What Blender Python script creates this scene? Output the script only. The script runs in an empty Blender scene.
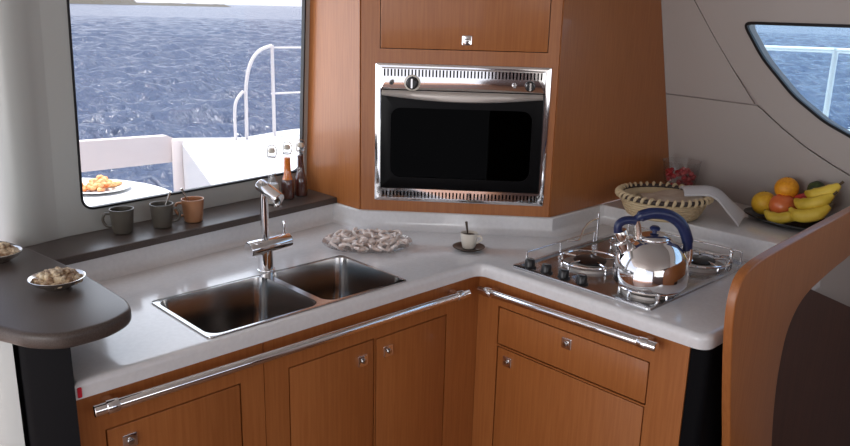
import bpy, bmesh, math, random
from mathutils import Vector, Matrix
random.seed(7)
S = bpy.context.scene
COL = S.collection
PI = math.pi
# ---------------------------------------------------------------- camera
W0, H0, FPX = 850, 446, 780.0
cam = bpy.data.cameras.new('camera'); camo = bpy.data.objects.new('camera', cam); COL.objects.link(camo)
cam.sensor_width = 36; cam.lens = 36 * FPX / W0; cam.clip_start = .02; cam.clip_end = 5000
pitch, roll, head = math.radians(15.35), math.radians(1.4), math.radians(46)
h = Vector((math.cos(head), math.sin(head), 0)); r_ = Vector((math.sin(head), -math.cos(head), 0))
F = h * math.cos(pitch) - Vector((0, 0, math.sin(pitch))); U = h * math.sin(pitch) + Vector((0, 0, math.cos(pitch)))
Rr = r_ * math.cos(roll) + U * math.sin(roll); Ur = -r_ * math.sin(roll) + U * math.cos(roll)
camo.matrix_world = Matrix(((Rr.x, Ur.x, -F.x, 0), (Rr.y, Ur.y, -F.y, 0), (Rr.z, Ur.z, -F.z, 1.6), (0, 0, 0, 1)))
S.camera = camo
# ---------------------------------------------------------------- world, sun, lights, exposure
S.view_settings.view_transform = 'Standard'; S.view_settings.look = 'None'
S.view_settings.gamma = 1; S.view_settings.use_curve_mapping = False
S.view_settings.exposure = .04
w = bpy.data.worlds.new('world'); S.world = w; w.use_nodes = True
nt = w.node_tree; nt.nodes.clear()
o_ = nt.nodes.new('ShaderNodeOutputWorld'); bg = nt.nodes.new('ShaderNodeBackground')
tc = nt.nodes.new('ShaderNodeTexCoord'); sp = nt.nodes.new('ShaderNodeSeparateXYZ'); cr = nt.nodes.new('ShaderNodeValToRGB')
nt.links.new(tc.outputs['Generated'], sp.inputs[0]); nt.links.new(sp.outputs['Z'], cr.inputs[0])
cr.color_ramp.elements[0].position = 0.0; cr.color_ramp.elements[0].color = (.80, .80, .88, 1)
cr.color_ramp.elements[1].position = .45; cr.color_ramp.elements[1].color = (.46, .53, .70, 1)
nt.links.new(cr.outputs[0], bg.inputs[0]); bg.inputs[1].default_value = 1.5
nt.links.new(bg.outputs[0], o_.inputs[0])
sun = bpy.data.lights.new('sun', 'SUN'); sun.energy = 7.5; sun.angle = .01; sun.color = (1, .95, .88)
suno = bpy.data.objects.new('sun', sun); COL.objects.link(suno)
sd = Vector((-.06, .10, 1)).normalized()
suno.rotation_euler = sd.to_track_quat('Z', 'Y').to_euler()
def area(name, loc, tgt, sx, sy, e, col):
    l = bpy.data.lights.new(name, 'AREA'); l.shape = 'RECTANGLE'; l.size = sx; l.size_y = sy; l.energy = e; l.color = col
    o = bpy.data.objects.new(name, l); COL.objects.link(o); o.location = loc
    o.rotation_euler = (Vector(loc) - Vector(tgt)).to_track_quat('Z', 'Y').to_euler()
area('door_daylight', (-1.7, .9, 1.25), (1.2, 1.5, .95), 1.6, 1.3, 22, (1, .98, .96))
area('saloon_daylight', (.2, -1.45, 1.45), (1.6, 1.4, .8), 1.8, .8, 5, (1, .95, .9))
area('galley_window_daylight', (1.11, 2.32, 1.42), (1.2, .8, .9), .7, .6, 3, (.9, .95, 1))
# ---------------------------------------------------------------- materials
MAT = {}
def mat(name, col, rough=.5, metal=0., coat=0., spec=.5, trans=0., alpha=1.):
    m = bpy.data.materials.new(name); m.use_nodes = True; b = m.node_tree.nodes['Principled BSDF']
    b.inputs['Base Color'].default_value = (*col, 1); b.inputs['Roughness'].default_value = rough
    b.inputs['Metallic'].default_value = metal; b.inputs['Coat Weight'].default_value = coat
    b.inputs['Coat Roughness'].default_value = .08
    b.inputs['Specular IOR Level'].default_value = spec; b.inputs['Transmission Weight'].default_value = trans
    MAT[name] = m; return m
def noise_col(m, c1, c2, scale, stretch=(1, 1, 1), detail=4, bump=0., lo=.35, hi=.65, kind='NOISE', dist=.02):
    n = m.node_tree; b = n.nodes['Principled BSDF']
    t = n.nodes.new('ShaderNodeTexCoord'); mp = n.nodes.new('ShaderNodeMapping'); mp.inputs['Scale'].default_value = stretch
    x = n.nodes.new('ShaderNodeTexNoise'); x.inputs['Scale'].default_value = scale; x.inputs['Detail'].default_value = detail
    c = n.nodes.new('ShaderNodeValToRGB'); c.color_ramp.elements[0].color = (*c1, 1); c.color_ramp.elements[1].color = (*c2, 1)
    c.color_ramp.elements[0].position = lo; c.color_ramp.elements[1].position = hi
    n.links.new(t.outputs['Object'], mp.inputs[0]); n.links.new(mp.outputs[0], x.inputs['Vector'])
    n.links.new(x.outputs['Fac'], c.inputs[0]); n.links.new(c.outputs[0], b.inputs['Base Color'])
    if bump:
        bp = n.nodes.new('ShaderNodeBump'); bp.inputs['Strength'].default_value = bump; bp.inputs['Distance'].default_value = dist
        n.links.new(x.outputs['Fac'], bp.inputs['Height']); n.links.new(bp.outputs[0], b.inputs['Normal'])
    return m
wood = noise_col(mat('cherry_wood', (.4, .15, .05), .38, coat=.25), (.352, .118, .030), (.408, .146, .040), 22, (8, 8, .35), 5)
woodd = noise_col(mat('dark_and_shaded_cherry', (.2, .07, .03), .5), (.055, .020, .012), (.08, .029, .017), 12, (8, 8, .35), 5)  # dark cabin wood; on the arch side panel its tone stands in for shade
gel = mat('white_gelcoat', (.47, .49, .475), .38)
gelw = mat('warm_gelcoat', (.44, .405, .38), .5)
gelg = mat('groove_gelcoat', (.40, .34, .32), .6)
corian = noise_col(mat('solid_surface', (.78, .78, .8), .16, coat=.3), (.72, .72, .725), (.76, .76, .765), 90, (1, 1, 1), 3)
stone = noise_col(mat('taupe_stone', (.12, .1, .09), .36, coat=0, spec=.35), (.062, .048, .041), (.090, .071, .062), 400, (1, 1, 1), 3)
black = mat('black_panel', (.004, .004, .005), .7, spec=.08)
rubber = mat('black_rubber', (.008, .008, .009), .5)
chrome = mat('chrome', (.86, .86, .87), .07, 1)
steel = mat('brushed_steel', (.50, .49, .48), .17, 1)
trayst = mat('tray_steel', (.55, .55, .56), .24, 1)
satin = mat('satin_steel', (.60, .56, .52), .5, .75)
iron = mat('dark_iron', (.05, .05, .055), .35, .6)
blk = mat('black_enamel', (.008, .008, .009), .3)
ovd = mat('oven_black', (.003, .003, .0035), .3, spec=.1)
navy = mat('navy_handle', (.012, .022, .085), .3)
porcelain = mat('cream_porcelain', (.68, .63, .54), .3, coat=.3)
pewter = mat('pewter', (.42, .40, .37), .3, .9)
silver = mat('silver_dish', (.8, .78, .74), .18, 1)
brownm = mat('dark_bronze', (.10, .07, .05), .3, .7)
nuts = noise_col(mat('nut_shells', (.5, .38, .25), .6), (.24, .14, .07), (.72, .60, .42), 60, lo=.4, hi=.6)
snack = noise_col(mat('pale_prawn', (.7, .55, .48), .35), (.72, .56, .48), (.86, .80, .76), 45, lo=.4, hi=.6)
wick = mat('basket_cane', (.62, .49, .30), .6)
wickd = mat('dark_lacing', (.05, .035, .03), .6)
cloth = mat('white_cloth', (.62, .62, .64), .85)
bread = noise_col(mat('beige_cloth', (.55, .47, .40), .8), (.58, .48, .38), (.68, .60, .50), 30)
orange = noise_col(mat('orange_peel', (.9, .38, .02), .45), (.80, .30, .012), (.92, .42, .02), 120, bump=.3, dist=.001)
lemon = noise_col(mat('yellow_peel', (.85, .5, .04), .45), (.78, .42, .02), (.88, .55, .04), 100, bump=.3, dist=.001)
apple = noise_col(mat('apple_skin', (.6, .06, .03), .25, coat=.3), (.55, .03, .02), (.80, .22, .06), 14, lo=.38, hi=.68)
applr = noise_col(mat('red_apple_skin', (.45, .02, .03), .25, coat=.3), (.35, .01, .02), (.55, .05, .05), 20)
banana = noise_col(mat('banana_skin', (.8, .55, .06), .5), (.62, .42, .03), (.84, .62, .08), 16, lo=.3, hi=.6)
avoc = noise_col(mat('dark_green_skin', (.03, .05, .015), .5), (.02, .03, .01), (.06, .09, .02), 80)
stem = mat('brown_stem', (.08, .05, .02), .7)
berry = noise_col(mat('red_berries', (.5, .03, .04), .3), (.45, .01, .02), (.75, .35, .35), 40, lo=.5, hi=.75)
redm = mat('red_tag', (.55, .01, .03), .5)
amber = mat('amber_oil', (.85, .22, .01), .12, coat=.4)
dkred = mat('dark_vinegar', (.08, .015, .008), .12, coat=.4)
pale = mat('pale_liqueur', (.62, .58, .50), .15, coat=.4)
mugb = mat('smoky_mug', (.085, .075, .060), .35, coat=.05)
mugo = mat('copper_mug', (.42, .20, .10), .3, .3)
white = mat('white_paint', (.80, .80, .80), .35)
tubem = mat('rail_tube', (.66, .62, .62), .3)
pink = mat('cockpit_gelcoat', (.74, .675, .66), .5)
rust = noise_col(mat('salad', (.8, .3, .1), .5), (.75, .18, .04), (.85, .55, .25), 30)
land = mat('island', (.10, .09, .075), .9)
foil = mat('black_tray', (.012, .014, .013), .25)
ceilm = mat('headliner', (.50, .47, .44), .8)
floorm = noise_col(mat('cabin_sole', (.3, .15, .08), .4), (.22, .10, .05), (.30, .14, .07), 10, (1, 10, 1))
def glassmat(name, tint, f0=.015, f1=.35, rough=.0):
    m = bpy.data.materials.new(name); m.use_nodes = True; n = m.node_tree; n.nodes.clear()
    o = n.nodes.new('ShaderNodeOutputMaterial'); mx = n.nodes.new('ShaderNodeMixShader'); t = n.nodes.new('ShaderNodeBsdfTransparent')
    g = n.nodes.new('ShaderNodeBsdfGlossy'); lw = n.nodes.new('ShaderNodeLayerWeight'); lw.inputs[0].default_value = .5
    p = n.nodes.new('ShaderNodeMath'); p.operation = 'POWER'; p.inputs[1].default_value = 4
    q = n.nodes.new('ShaderNodeMath'); q.operation = 'MULTIPLY_ADD'; q.inputs[1].default_value = f1; q.inputs[2].default_value = f0
    g.inputs['Roughness'].default_value = rough; t.inputs[0].default_value = (*tint, 1)
    n.links.new(lw.outputs['Facing'], p.inputs[0]); n.links.new(p.outputs[0], q.inputs[0]); n.links.new(q.outputs[0], mx.inputs[0])
    n.links.new(t.outputs[0], mx.inputs[1]); n.links.new(g.outputs[0], mx.inputs[2])
    n.links.new(mx.outputs[0], o.inputs[0]); MAT[name] = m; return m
glass = glassmat('window_glass', (.95, .96, .97)); glassb = glassmat('tinted_window_glass', (.80, .93, 1.0))
glassc = glassmat('clear_glassware', (.96, .965, .97), .07, .9, .02); ovglass = glassmat('dark_oven_glass', (.13, .13, .14), .003, .12)
sea = mat('sea_water', (.062, .082, .140), .16); 
def sea_nodes():
    n = sea.node_tree; b = n.nodes['Principled BSDF']
    t = n.nodes.new('ShaderNodeTexCoord')
    hs = []
    for sc, st, a in ((.55, (1, 1.0, 1), 1.0), (1.9, (1, 1, 1), .55), (6.0, (1, 1, 1), .22)):
        mp = n.nodes.new('ShaderNodeMapping'); mp.inputs['Scale'].default_value = st; mp.inputs['Rotation'].default_value = (0, 0, math.radians(-44))
        mp.inputs['Scale'].default_value = (1.7, .75, 1)
        x = n.nodes.new('ShaderNodeTexNoise'); x.inputs['Scale'].default_value = sc; x.inputs['Detail'].default_value = 5; x.inputs['Distortion'].default_value = .4
        n.links.new(t.outputs['Object'], mp.inputs[0]); n.links.new(mp.outputs[0], x.inputs['Vector'])
        mu = n.nodes.new('ShaderNodeMath'); mu.operation = 'MULTIPLY'; mu.inputs[1].default_value = a; n.links.new(x.outputs['Fac'], mu.inputs[0]); hs.append(mu)
    a1 = n.nodes.new('ShaderNodeMath'); a2 = n.nodes.new('ShaderNodeMath')
    n.links.new(hs[0].outputs[0], a1.inputs[0]); n.links.new(hs[1].outputs[0], a1.inputs[1])
    n.links.new(a1.outputs[0], a2.inputs[0]); n.links.new(hs[2].outputs[0], a2.inputs[1])
    bp = n.nodes.new('ShaderNodeBump'); bp.inputs['Strength'].default_value = 1; bp.inputs['Distance'].default_value = .34
    n.links.new(a2.outputs[0], bp.inputs['Height']); n.links.new(bp.outputs[0], b.inputs['Normal'])
sea_nodes()
# ---------------------------------------------------------------- helpers
def finish(bm, ang=38):
    bmesh.ops.remove_doubles(bm, verts=bm.verts, dist=1e-6)
    bmesh.ops.recalc_face_normals(bm, faces=bm.faces)
    for f in bm.faces: f.smooth = True
    c = math.radians(ang)
    for e in bm.edges:
        if len(e.link_faces) == 2 and e.calc_face_angle(0) > c: e.smooth = False
def obj(name, bm, m, parent=None, ang=38):
    finish(bm, ang)
    me = bpy.data.meshes.new(name); bm.to_mesh(me); bm.free()
    o = bpy.data.objects.new(name, me); COL.objects.link(o); me.materials.append(m)
    if parent:
        o.parent = parent
        if parent.type == 'EMPTY' or parent.parent or True:
            bpy.context.view_layer.update()
            o.matrix_parent_inverse = parent.matrix_world.inverted()
    return o
def tag(o, label=None, cat=None, group=None, kind=None):
    if label: o['label'] = label
    if cat: o['category'] = cat
    if group: o['group'] = group
    if kind: o['kind'] = kind
    return o
def thing(name, loc, label, cat, group=None):
    o = bpy.data.objects.new(name, None); COL.objects.link(o); o.location = loc; o.empty_display_size = .05
    return tag(o, label, cat, group)
def struct(name, bm, m, parent=None, ang=38):
    o = obj(name, bm, m, parent, ang)
    if not parent: o['kind'] = 'structure'
    return o
def box(bm, lo, hi, bev=0.):
    v = [bm.verts.new((x, y, z)) for x in (lo[0], hi[0]) for y in (lo[1], hi[1]) for z in (lo[2], hi[2])]
    fs = [bm.faces.new([v[i] for i in q]) for q in ((0, 1, 3, 2), (4, 6, 7, 5), (0, 4, 5, 1), (2, 3, 7, 6), (0, 2, 6, 4), (1, 5, 7, 3))]
    if bev:
        bmesh.ops.recalc_face_normals(bm, faces=fs)
        es = list({e for f in fs for e in f.edges})
        bmesh.ops.bevel(bm, geom=es, offset=bev, segments=2, affect='EDGES', profile=.5)
    return v
def area2(p): return sum(p[i][0] * p[(i + 1) % len(p)][1] - p[(i + 1) % len(p)][0] * p[i][1] for i in range(len(p))) / 2
def inset(p, d):
    n = len(p); out = []
    for i in range(n):
        a, b, c = Vector(p[i - 1]), Vector(p[i]), Vector(p[(i + 1) % n])
        e1 = (b - a).normalized(); e2 = (c - b).normalized()
        n1 = Vector((-e1.y, e1.x)); n2 = Vector((-e2.y, e2.x)); m = n1 + n2
        m = m / max(m.dot(n1) , .35) if m.length > 1e-6 else n1
        q = b + m * d; out.append((q.x, q.y))
    return out
ID = lambda u, v, w: (u, v, w)
def slab(bm, outline, w0, w1, holes=(), f=ID, r=0., seg=4, both=False):
    """2D outline (any winding) extruded from w0 to w1, top rim rounded by r, with straight holes"""
    if area2(outline) < 0: outline = outline[::-1]
    prof = [(0, w0)]
    if both and r: prof = [(r * (1 - math.sin(t)), w0 + r * (1 - math.cos(t))) for t in [PI / 2 * k / seg for k in range(seg + 1)]]
    if r: prof += [(r * (1 - math.cos(t)), w1 - r * (1 - math.sin(t))) for t in [PI / 2 * k / seg for k in range(seg + 1)]]
    else: prof += [(0, w1)]
    rings = []
    for d, wz in prof:
        pts = inset(outline, d) if d > 1e-9 else outline
        rings.append([bm.verts.new(f(p[0], p[1], wz)) for p in pts])
    n = len(outline)
    for a, b in zip(rings, rings[1:]):
        for i in range(n): 
            try: bm.faces.new((a[i], a[(i + 1) % n], b[(i + 1) % n], b[i]))
            except ValueError: pass
    hb, ht = [], []
    for hl in holes:
        b0 = [bm.verts.new(f(p[0], p[1], w0)) for p in hl]; t0 = [bm.verts.new(f(p[0], p[1], w1)) for p in hl]
        m = len(hl)
        for i in range(m): bm.faces.new((b0[i], t0[i], t0[(i + 1) % m], b0[(i + 1) % m]))
        hb.append(b0); ht.append(t0)
    for rim, hs in ((rings[0], hb), (rings[-1], ht)):
        if not hs and n <= 60 or not hs:
            fc = bm.faces.new(rim); fc.normal_update(); bmesh.ops.triangulate(bm, faces=[fc]); continue
        es = []
        for lp in [rim] + hs:
            for i in range(len(lp)):
                e = bm.edges.get((lp[i], lp[(i + 1) % len(lp)])) or bm.edges.new((lp[i], lp[(i + 1) % len(lp)])); es.append(e)
        bmesh.ops.triangle_fill(bm, use_beauty=True, use_dissolve=False, edges=es)
def rrect(x0, y0, x1, y1, r, s=5):
    p = []
    for cx, cy, a in ((x1 - r, y1 - r, 0), (x0 + r, y1 - r, 90), (x0 + r, y0 + r, 180), (x1 - r, y0 + r, 270)):
        for k in range(s + 1):
            t = math.radians(a + 90 * k / s); p.append((cx + r * math.cos(t), cy + r * math.sin(t)))
    return p
def roundpoly(pts, rad, s=6):
    """round corners; rad: single or per-corner"""
    n = len(pts); out = []
    for i in range(n):
        R0 = rad[i] if isinstance(rad, (list, tuple)) else rad
        b = Vector(pts[i]); a = Vector(pts[i - 1]); c = Vector(pts[(i + 1) % n])
        if R0 <= 0: out.append((b.x, b.y)); continue
        d1 = (a - b).normalized(); d2 = (c - b).normalized(); ang = d1.angle(d2)
        t = min(R0 / math.tan(ang / 2), (a - b).length * .48, (c - b).length * .48)
        p0, p2 = b + d1 * t, b + d2 * t
        for k in range(s + 1):
            u = k / s; q = p0 * (1 - u) ** 2 + b * 2 * u * (1 - u) + p2 * u * u; out.append((q.x, q.y))
    return out
def lathe(bm, prof, n=32, M=None, cap=True, sx=1., sy=1.):
    rings = []
    for r, z in prof:
        if r < 1e-6: v = bm.verts.new((0, 0, z)); rings.append([v] * n)
        else: rings.append([bm.verts.new((r * sx * math.cos(2 * PI * i / n), r * sy * math.sin(2 * PI * i / n), z)) for i in range(n)])
    for a, b in zip(rings, rings[1:]):
        for i in range(n):
            q = []
            for v in (a[i], a[(i + 1) % n], b[(i + 1) % n], b[i]):
                if v not in q: q.append(v)
            if len(q) > 2: bm.faces.new(q)
    if cap:
        for rg in (rings[0], rings[-1]):
            if rg[0] is not rg[1]:
                try: bm.faces.new(rg)
                except ValueError: pass
    vs = list({v for rg in rings for v in rg})
    if M is not None: bmesh.ops.transform(bm, matrix=M, verts=vs)
    return vs
def T(*a): return Matrix.Translation(Vector(a))
def frame(o, zdir, xdir=None):
    z = Vector(zdir).normalized(); x = Vector(xdir) if xdir else (Vector((0, 0, 1)) if abs(z.z) < .9 else Vector((1, 0, 0)))
    y = z.cross(x).normalized(); x = y.cross(z)
    return Matrix(((x.x, y.x, z.x, o[0]), (x.y, y.y, z.y, o[1]), (x.z, y.z, z.z, o[2]), (0, 0, 0, 1)))
def cyl(bm, a, b, r, n=20, bev=0.):
    L = (Vector(b) - Vector(a)).length
    pr = [(r, 0), (r, L)] if not bev else [(r - bev, 0), (r - bev * .3, bev * .3), (r, bev), (r, L - bev), (r - bev * .3, L - bev * .3), (r - bev, L)]
    lathe(bm, pr, n, frame(a, Vector(b) - Vector(a)))
def smooth_path(pts, k=6):
    P = [Vector(p) for p in pts]; out = []
    for i in range(len(P) - 1):
        p0, p1, p2, p3 = P[max(i - 1, 0)], P[i], P[i + 1], P[min(i + 2, len(P) - 1)]
        for j in range(k):
            t = j / k
            out.append(.5 * ((2 * p1) + (-p0 + p2) * t + (2 * p0 - 5 * p1 + 4 * p2 - p3) * t * t + (-p0 + 3 * p1 - 3 * p2 + p3) * t ** 3))
    out.append(P[-1]); return out
def tube(bm, pts, r, n=10, closed=False, flat=None):
    P = [Vector(p) for p in pts]; R = r if isinstance(r, (list, tuple)) else [r] * len(P)
    if len(R) != len(P): R = [R[min(int(i * len(R) / len(P)), len(R) - 1)] for i in range(len(P))]
    rings = []; up = None
    for i, p in enumerate(P):
        if closed: t = P[(i + 1) % len(P)] - P[i - 1]
        else: t = P[min(i + 1, len(P) - 1)] - P[max(i - 1, 0)]
        t.normalize()
        if up is None: up = Vector((0, 0, 1)) if abs(t.z) < .9 else Vector((1, 0, 0))
        up = (up - t * up.dot(t)).normalized(); s = t.cross(up)
        fl = flat or (1, 1)
        rings.append([bm.verts.new(p + (up * math.cos(2 * PI * k / n) * fl[0] + s * math.sin(2 * PI * k / n) * fl[1]) * R[i]) for k in range(n)])
    pr = list(zip(rings, rings[1:])) + ([(rings[-1], rings[0])] if closed else [])
    for a, b in pr:
        for k in range(n): bm.faces.new((a[k], a[(k + 1) % n], b[(k + 1) % n], b[k]))
    if not closed: bm.faces.new(rings[0]); bm.faces.new(rings[-1])
def B(): return bmesh.new()
def copy_tree(o, parent=None):
    c = o.copy(); COL.objects.link(c); c.parent = parent
    for ch in list(o.children): copy_tree(ch, c)
    return c
def ball(bm, c, r, s=(1, 1, 1), M=None, seg=14, rings=9):
    v = bmesh.ops.create_uvsphere(bm, u_segments=seg, v_segments=rings, radius=r)['verts']
    bmesh.ops.transform(bm, matrix=T(*c) @ (M or Matrix.Identity(4)) @ Matrix.Diagonal((*s, 1)), verts=v)
    return v
# ---------------------------------------------------------------- geometry of the place
def wy(x, z): return 2.17 + .11 * (x - 1.52) - .063 * (z - .97)          # window wall
def WW(x, z, d): return (x - .11 * d, wy(x, z) + d, z)                    # d>0 outwards
def hx(y, z): return 2.665 + .2 * (y - 1.43) - .30 * (z - .98)            # hull wall
def HW(y, z, d): return (hx(y, z) + d, y, z)
def sy(x): return 1.895 + .107 * (x - .62)                                # sill front
D0 = Vector((1.525, 1.875, 0)); DT = Vector((.397, -.441, 0)).normalized(); DN = Vector((-DT.y * -1, 0, 0))
DN = Vector((DT.y, -DT.x, 0))                                             # towards the camera
DL = .5934
def DG(u, z, d): 
    p = D0 + DT * u + DN * d; return (p.x, p.y, z)
# shell
bm = B(); box(bm, (-2.2, -1.7, -.06), (3.0, 2.45, 0)); struct('floor', bm, floorm)
bm = B(); box(bm, (-1.6, -1.7, 1.95), (2.75, 2.40, 2.0)); struct('ceiling', bm, ceilm)
bm = B(); slab(bm, [(-1.7, 0), (3.0, 0), (3.0, 1.95), (-1.7, 1.95)], -1.7, -1.62, [[(-.7, 1.05), (1.9, 1.05), (1.9, 1.75), (-.7, 1.75)]], lambda u, v, w_: (u, w_, v)); struct('wall_back', bm, woodd)
# window wall with opening
g = rrect(.735, 1.058, 1.503, 1.83, .035, 6)
bm = B(); slab(bm, [(.668, 0), (1.62, 0), (1.62, 1.95), (.668, 1.95)], 0, .012, [g], lambda u, v, d: WW(u, v, d)); struct('wall_window', bm, gel)
# rounded door post at the wall's left end
bm = B()
pr = [(p.x, p.y) for p in smooth_path([(.672, .0005, 0), (.645, -.004, 0), (.620, -.010, 0), (.595, -.012, 0), (.574, -.007, 0), (.560, .007, 0), (.552, .030, 0), (.551, .06, 0)], 4)] + [(.551, .11), (.672, .11)]
rings = []
for z in (0, .5, 1.0, 1.5, 1.95):
    rings.append([bm.verts.new((x - .11 * d, wy(x, z) + d, z)) for x, d in pr])
for a, b in zip(rings, rings[1:]):
    for i in range(len(pr)): bm.faces.new((a[i], a[(i + 1) % len(pr)], b[(i + 1) % len(pr)], b[i]))
bm.faces.new(rings[0]); bm.faces.new(rings[-1])
struct('trim_1', bm, gel)
wn = bpy.data.objects.new('window_1', None); COL.objects.link(wn); wn.location = WW(1.12, 1.06, 0); wn['kind'] = 'structure'
bm = B(); slab(bm, g, -.003, .011, [rrect(.7405, 1.0640, 1.4975, 1.8240, .030, 6)], lambda u, v, d: WW(u, v, d)); obj('gasket', bm, rubber, wn)
bm = B(); slab(bm, rrect(.7395, 1.0630, 1.4985, 1.8250, .030, 6), .004, .008, [], lambda u, v, d: WW(u, v, d)); obj('pane', bm, glass, wn)
# hull wall (leaning, right)
wo = roundpoly([(1.125, 1.585), (1.055, 1.475), (.95, 1.368), (.85, 1.302), (.70, 1.24), (.45, 1.19), (.1, 1.185), (-.12, 1.30), (-.2, 1.585)], [.02, .3, .3, .3, .3, .3, .3, .1, .05], 5)
mould = [(1.36, 1.95), (1.335, 1.75), (1.297, 1.648), (1.225, 1.535), (1.155, 1.435), (1.055, 1.322), (.98, 1.268), (.906, 1.222), (.82, 1.180), (.748, 1.150), (.6, 1.11), (.4, 1.08), (-.6, 1.07)]
bm = B()
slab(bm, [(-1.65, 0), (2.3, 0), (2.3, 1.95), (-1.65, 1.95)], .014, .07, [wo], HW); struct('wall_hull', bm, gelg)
wo_ccw = wo if area2(wo) > 0 else wo[::-1]
outer = mould + [(-.6, 1.95)]
def hit(c, d):
    best = None
    for i in range(len(outer)):
        a, b = outer[i], outer[(i + 1) % len(outer)]; ex_, ey_ = b[0] - a[0], b[1] - a[1]
        den = d[0] * ey_ - d[1] * ex_
        if abs(den) < 1e-9: continue
        t = ((a[0] - c[0]) * ey_ - (a[1] - c[1]) * ex_) / den; q = ((a[0] - c[0]) * d[1] - (a[1] - c[1]) * d[0]) / den
        if t > 0 and -1e-6 <= q <= 1 + 1e-6 and (best is None or t < best): best = t
    return (c[0] + d[0] * best, c[1] + d[1] * best)
cc = (.55, 1.40); dense = []
for i in range(len(wo_ccw)):
    a, b = wo_ccw[i], wo_ccw[(i + 1) % len(wo_ccw)]; m_ = max(1, int(math.dist(a, b) / .03))
    dense += [(a[0] + (b[0] - a[0]) * k / m_, a[1] + (b[1] - a[1]) * k / m_) for k in range(m_)]
bm = B(); ou = [hit(cc, (p[0] - cc[0], p[1] - cc[1])) for p in dense]
r0 = [[bm.verts.new(HW(p[0], p[1], w_)) for p in L] for L, w_ in ((dense, .0139), (dense, .002), (ou, .002), (ou, .0139))]
for a, b in zip(r0, r0[1:]):
    for i in range(len(dense)): bm.faces.new((a[i], a[(i + 1) % len(dense)], b[(i + 1) % len(dense)], b[i]))
struct('trim_2', bm, gelw)
off = inset((mould + [(-.6, 1.95)]) if area2(mould + [(-.6, 1.95)]) > 0 else (mould + [(-.6, 1.95)])[::-1], -.004)
up = [p for p in mould if p[1] >= 1.336]
bm = B(); slab(bm, [(1.50, 1.95), (1.50, 1.332)] + [(1.083, 1.332)] + [(p[0] + .005, p[1] + .001) for p in up[::-1] if p[1] > 1.34], .004, .0138, [], HW); struct('trim_3', bm, gelw)
lowm = [(p[0] + .003, p[1] - .004) for p in mould if p[1] < 1.33]
bm = B(); slab(bm, [(1.50, 1.327), (1.072, 1.327)] + lowm + [(-.6, .70), (1.50, .70)], .002, .0138, [], HW); struct('trim_4', bm, gelw)
wn = bpy.data.objects.new('window_2', None); COL.objects.link(wn); wn.location = HW(.6, 1.2, 0); wn['kind'] = 'structure'
wc = wo if area2(wo) > 0 else wo[::-1]
bm = B(); slab(bm, inset(wc, -.001), -.002, .012, [inset(wc, .008)], HW); obj('gasket', bm, rubber, wn)
bm = B(); slab(bm, inset(wc, .007), .005, .009, [], HW); obj('pane', bm, glassb, wn)
# ---------------------------------------------------------------- worktop
CX0 = .444
bs_path = [(.535, sy(.535) + .012), (1.512, sy(1.512) + .012), (1.520, 1.885), (1.930, 1.4225), (2.190, 1.4225), (2.200, 1.41), (2.200, .705)]
front = roundpoly([(1.63, .705), (1.55, .705), (1.55, 1.38), (CX0, 1.38)], [0, .075, .035, 0], 8)
worktop_outline = front + bs_path
SX0, SX1, SY0, SY1, SXD = .728, 1.294, 1.397, 1.677, 1.035
th = thing('worktop', (1.2, 1.5, .885), 'white glossy solid surface worktop turning the corner under sink and hob', 'worktop')
bm = B(); slab(bm, worktop_outline, .885, .92, [rrect(SX0 + .006, SY0 + .006, SX1 - .006, SY1 - .006, .03)], r=.014); obj('surface', bm, corian, th)
# upstand + ledge
bm = B(); back = [(2.215, .705), (2.215, 1.425), (2.20, 1.4375), (1.938, 1.4375), (1.535, 1.890), (1.5255, 2.01), (.535, sy(.535) + .028)]
def offpath(P, d):
    out = []
    for i, p in enumerate(P):
        a = Vector(P[max(i - 1, 0)]); b = Vector(p); c = Vector(P[min(i + 1, len(P) - 1)])
        e = [x.normalized() for x in ((b - a), (c - b)) if x.length > 1e-9]; n_ = [Vector((x.y, -x.x)) for x in e]
        m_ = sum(n_, Vector((0, 0))); m_ = m_ / m_.dot(n_[0]) if m_.length > .3 else n_[0]; q = b + m_ * d; out.append((q.x, q.y))
    return out
CR = .024; cove = [(CR * (1 - math.sin(t)), .9202 + CR * (1 - math.cos(t))) for t in [PI / 2 * k / 6 for k in range(7)]]
layers = [(offpath(bs_path, d), z) for d, z in cove] + [(bs_path, .974), (offpath(bs_path, -.003), .9775), (back[::-1], .9775), (back[::-1], .9205)]
st = [[bm.verts.new((L[i][0], L[i][1], z)) for L, z in layers] for i in range(7)]
NLr = len(layers)
for a, b in zip(st, st[1:]):
    for k in range(NLr): bm.faces.new((a[k], a[(k + 1) % NLr], b[(k + 1) % NLr], b[k]))
bm.faces.new(st[0]); bm.faces.new(st[-1]); obj('upstand', bm, corian, th)
bm = B(); slab(bm, roundpoly([(2.198, .705), (2.198, 1.425), (hx(1.425, .98) - .003, 1.425), (hx(.705, .98) - .003, .705)], [0, 0, 0, 0, 0]), .95, .98, [], r=.005)
tag(obj('rear_ledge', bm, corian), 'white raised shelf behind the hob carrying the basket and the fruit', 'shelf')
bm = B(); box(bm, (.4455, 1.3705, .890), (.4525, 1.3790, .9115)); 
bm.free()
bm = B(); slab(bm, rrect(.449, .8885, .457, .909, .002, 2), 1.3785, 1.3805, [], lambda u, v, w_: (u, w_ , v)); tag(obj('tag', bm, redm), 'tiny red tag on the left front corner of the white worktop', 'tag')
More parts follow.
